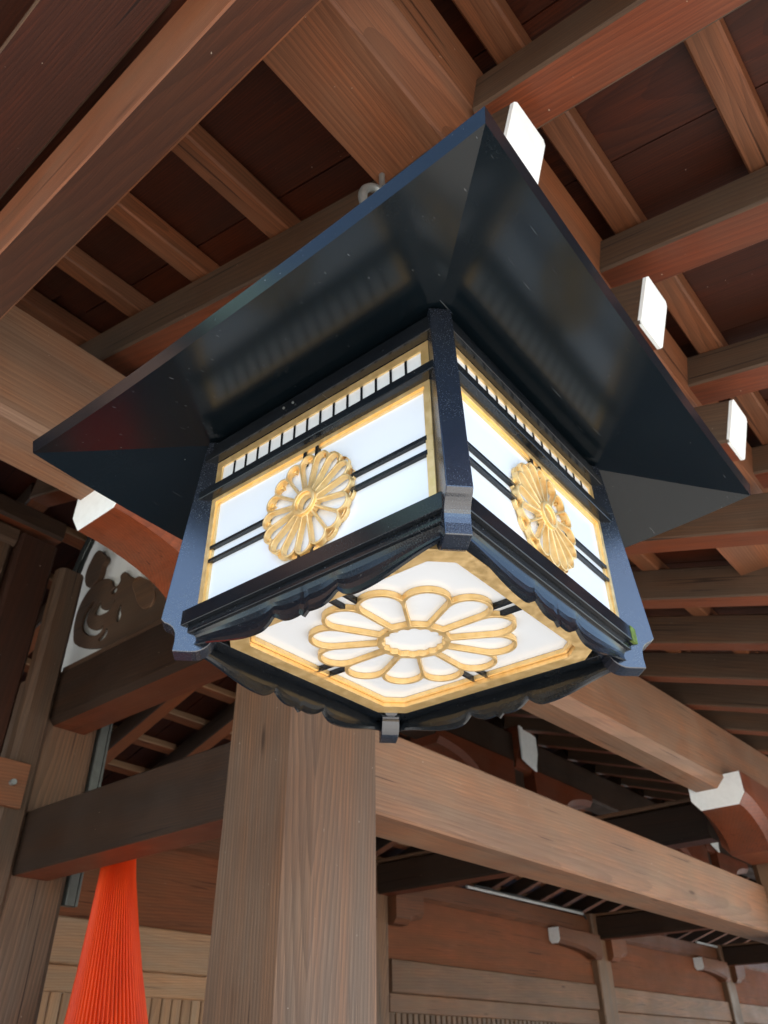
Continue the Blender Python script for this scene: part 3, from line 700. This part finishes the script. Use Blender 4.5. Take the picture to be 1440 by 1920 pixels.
for q in range(4):
    rz = Matrix.Rotation(q * math.pi / 2, 4, 'Z')
    body = lpart('side_panel', join_boxes('side_panel', [(.300, .333, -.315, .315, -.20, .103), (.300, .3365, -.305, .305, .103, .205)]), ACRYL, rz)
    # gilded frames: lower picture frame and upper transom frame
    def frame(y0, y1, z0, z1, wd, d0, d1, nm):
        o = curve2d([[(y0, z0), (y1, z0), (y1, z1), (y0, z1)], [(y0 + wd, z0 + wd), (y0 + wd, z1 - wd), (y1 - wd, z1 - wd), (y1 - wd, z0 + wd)]], (d1 - d0) / 2, .0, nm, GOLD)
        o.parent = body; tf(o, (d0 + d1) / 2)
        bv = o.modifiers.new('bevel', 'BEVEL'); bv.width = .0015; bv.segments = 2; bv.limit_method = 'ANGLE'
        return o
    frame(-.308, .308, -.186, .102, .0135, .322, .343, 'frame')
    frame(-.308, .308, .106, .207, .0185, .322, .341, 'frame')
    # inner step of the frame
    o = lpart('frame_step', join_boxes('frame_step', [(.322, .3385, -.2945, .2945, .083, .0885), (.322, .3385, -.2945, -.289, -.17, .083), (.322, .3385, .289, .2945, -.17, .083)]), GOLD, parent=body)
    # muntins of the transom
    if q == 0: MUN = cube_me('muntin', .322, .3385, -.0026, .0026, .112, .1885); MUN.materials.append(LACQ)
    for i in range(14):
        mo_ = bpy.data.objects.new('muntin', MUN); COL.objects.link(mo_); mo_.parent = body; mo_.location = (0, -.2885 + .577 * (i + 1) / 15, 0)
    # double bars behind the crest
    cz, cr = -.053, .122
    for zz in (cz - .017, cz + .017):
        for s in (-1, 1):
            lpart('bar', cube_me('bar', .326, .3425, min(s * .112, s * .2945), max(s * .112, s * .2945), zz - .0042, zz + .0042), LACQ, parent=body, bevel=.001)
    for yy in (-.017, .017):
        lpart('bar', cube_me('bar', .326, .3425, yy - .0042, yy + .0042, cz + .108, .0885), LACQ, parent=body, bevel=.001)
        lpart('bar', cube_me('bar', .326, .3425, yy - .0042, yy + .0042, -.19, cz - .108), LACQ, parent=body, bevel=.001)
    # sixteen petal crest in two layers
    hp = math.pi / 16
    back = curve2d([lobes(16, .1015, .0210, hp), circle(.1145, 96)], .0035, .0008, 'crest_back', GOLD)
    front = curve2d([lobes(16, .0985, .0212, 0)] + [petal(16, i, .0985, .0167, .033, .0022) for i in range(16)] + [circle(.0175, 32)], .0062, .0008, 'crest', GOLD)
    ring = curve2d([circle(.030, 48), circle(.0225, 40)], .003, .0010, 'crest_ring', GOLD)
    for o, d in ((back, .3375), (front, .3440), (ring, .3525)):
        o.parent = body; tf(o, d, 0, cz)
    rails = [('top_rail', [(.30, .362, -.332, .332, .209, .230), (.30, .352, -.33, .33, .230, .262)]),
             ('middle_rail', [(.322, .364, -.334, .334, .099, .121)]),
             ('bottom_rail', [(.30, .362, -.336, .336, -.222, -.187), (.30, .351, -.332, .332, -.238, -.222)])]
    for nm, bs in rails:
        mo = LACQ
        mb = rz
        if nm == 'bottom_rail' and q == 3: mo = LACQ
        o = lpart(nm, join_boxes(nm, bs), mo, mb, bevel=.0016)
    lpart('apron', apron_me(), LACQ, rz, smooth=False)
# moss at the end of the rail of the right face
ms = lpart('moss', cube_me('moss', -.3635, -.355, -.333, -.306, -.2235, -.1865), plain('moss', (0.10, 0.16, 0.025), 0.9, noise=.5, scale=80, bump=.5), Matrix.Rotation(math.pi / 2, 4, 'Z'), bevel=.001)

# bottom panel
def octo(a, ch): return [(-a, -a + ch), (-a + ch, -a), (a - ch, -a), (a, -a + ch), (a, a - ch), (a - ch, a), (-a + ch, a), (-a, a - ch)]
lpart('base_plate', join_boxes('base_plate', [(-.335, .335, -.335, .335, -.214, -.204)]), LACQ)
bp_ = lpart('bottom_panel', mesh('bottom_panel', [(x, y, -.2165) for x, y in octo(.285, .045)] + [(x, y, -.2145) for x, y in octo(.285, .045)],
            [tuple(range(8))[::-1], tuple(range(8, 16))] + [(i, (i + 1) % 8, 8 + (i + 1) % 8, 8 + i) for i in range(8)]), ACRYL)
def flat(o, z, spin=0.0):
    o.parent = bp_; o.matrix_basis = Matrix.Translation((0, 0, z)) @ Matrix.Rotation(spin, 4, 'Z'); return o
o = flat(curve2d([octo(.300, .051), octo(.264, .037)], .0095, .0, 'frame', GOLD), -.2285)
bv = o.modifiers.new('bevel', 'BEVEL'); bv.width = .003; bv.segments = 2; bv.limit_method = 'ANGLE'
o = flat(curve2d([octo(.262, .036), octo(.255, .033)], .005, .0, 'frame_step', GOLD), -.2225)
fl = flat(curve2d([lobes(12, .176, .0495, 0, 18)] + [petal(12, i, .176, .0420, .078, .0036) for i in range(12)] + [circle(.062, 192, 16, -.006)], .0058, .0008, 'flower_crest', GOLD), -.2235, math.pi / 12)
for s in (-1, 1):
    for off in (-.018, .018):
        for ax in (0, 1):
            b = (min(s * .205, s * .262), max(s * .205, s * .262), off - .0042, off + .0042, -.228, -.2165)
            if ax: b = (b[2], b[3], b[0], b[1], b[4], b[5])
            lpart('bar', cube_me('bar', *b), LACQ, parent=bp_, bevel=.001)
# small screws on the soffit rail of the left face
for yy in (.068, .040):
    s_ = tube('screw', [(-.364, yy, .228), (-.3665, yy, .228)], .003, STEEL, LN); s_.matrix_basis = Matrix.Identity(4)
# hanging ring and rod
ringpts = [(-.112 + .044 * math.cos(a), .0 - .02 * math.cos(a), 1.232 + .070 * math.sin(a)) for a in [2 * math.pi * i / 32 for i in range(32)]]
o = tube('hanging_ring', ringpts, .0145, STEEL, LN, closed=True)
o = tube('hanging_rod', [(-.125, .0, 1.185), (-.06, 0, .9), (0, 0, .62)], .009, STEEL, LN)
o = tube('eye_bolt', [(-.105, -.02, 1.315), (-.105, -.02, 1.40)], .010, STEEL, G); o.matrix_basis = G.matrix_basis.inverted()

# ------------------------------------------------------------------ hedge beyond the back wall
LEAF = plain('leaf', (0.06, 0.13, 0.02), 0.6, noise=.5, scale=2)
def hedge():
    vs, fs = [], []
    for _ in range(26000):
        p = Vector((random.uniform(0.5, 15), random.choice((9.9, 10.1)) + random.gauss(0, .18), FLOOR - .1 + 4.6 * random.random() ** .9 + random.uniform(-.2, .2)))
        a = Vector((random.gauss(0, 1), random.gauss(0, 1), random.gauss(0, 1))).normalized() * .085; b = a.orthogonal().normalized() * .045
        k = len(vs); vs += [p - a, p + b, p + a, p - b]; fs.append((k, k + 1, k + 2, k + 3))
    o = link('hedge', mesh('hedge', vs, fs), LEAF); tag(o, 'tall green hedge glimpsed between the slats of the back wall', 'hedge')
hedge()
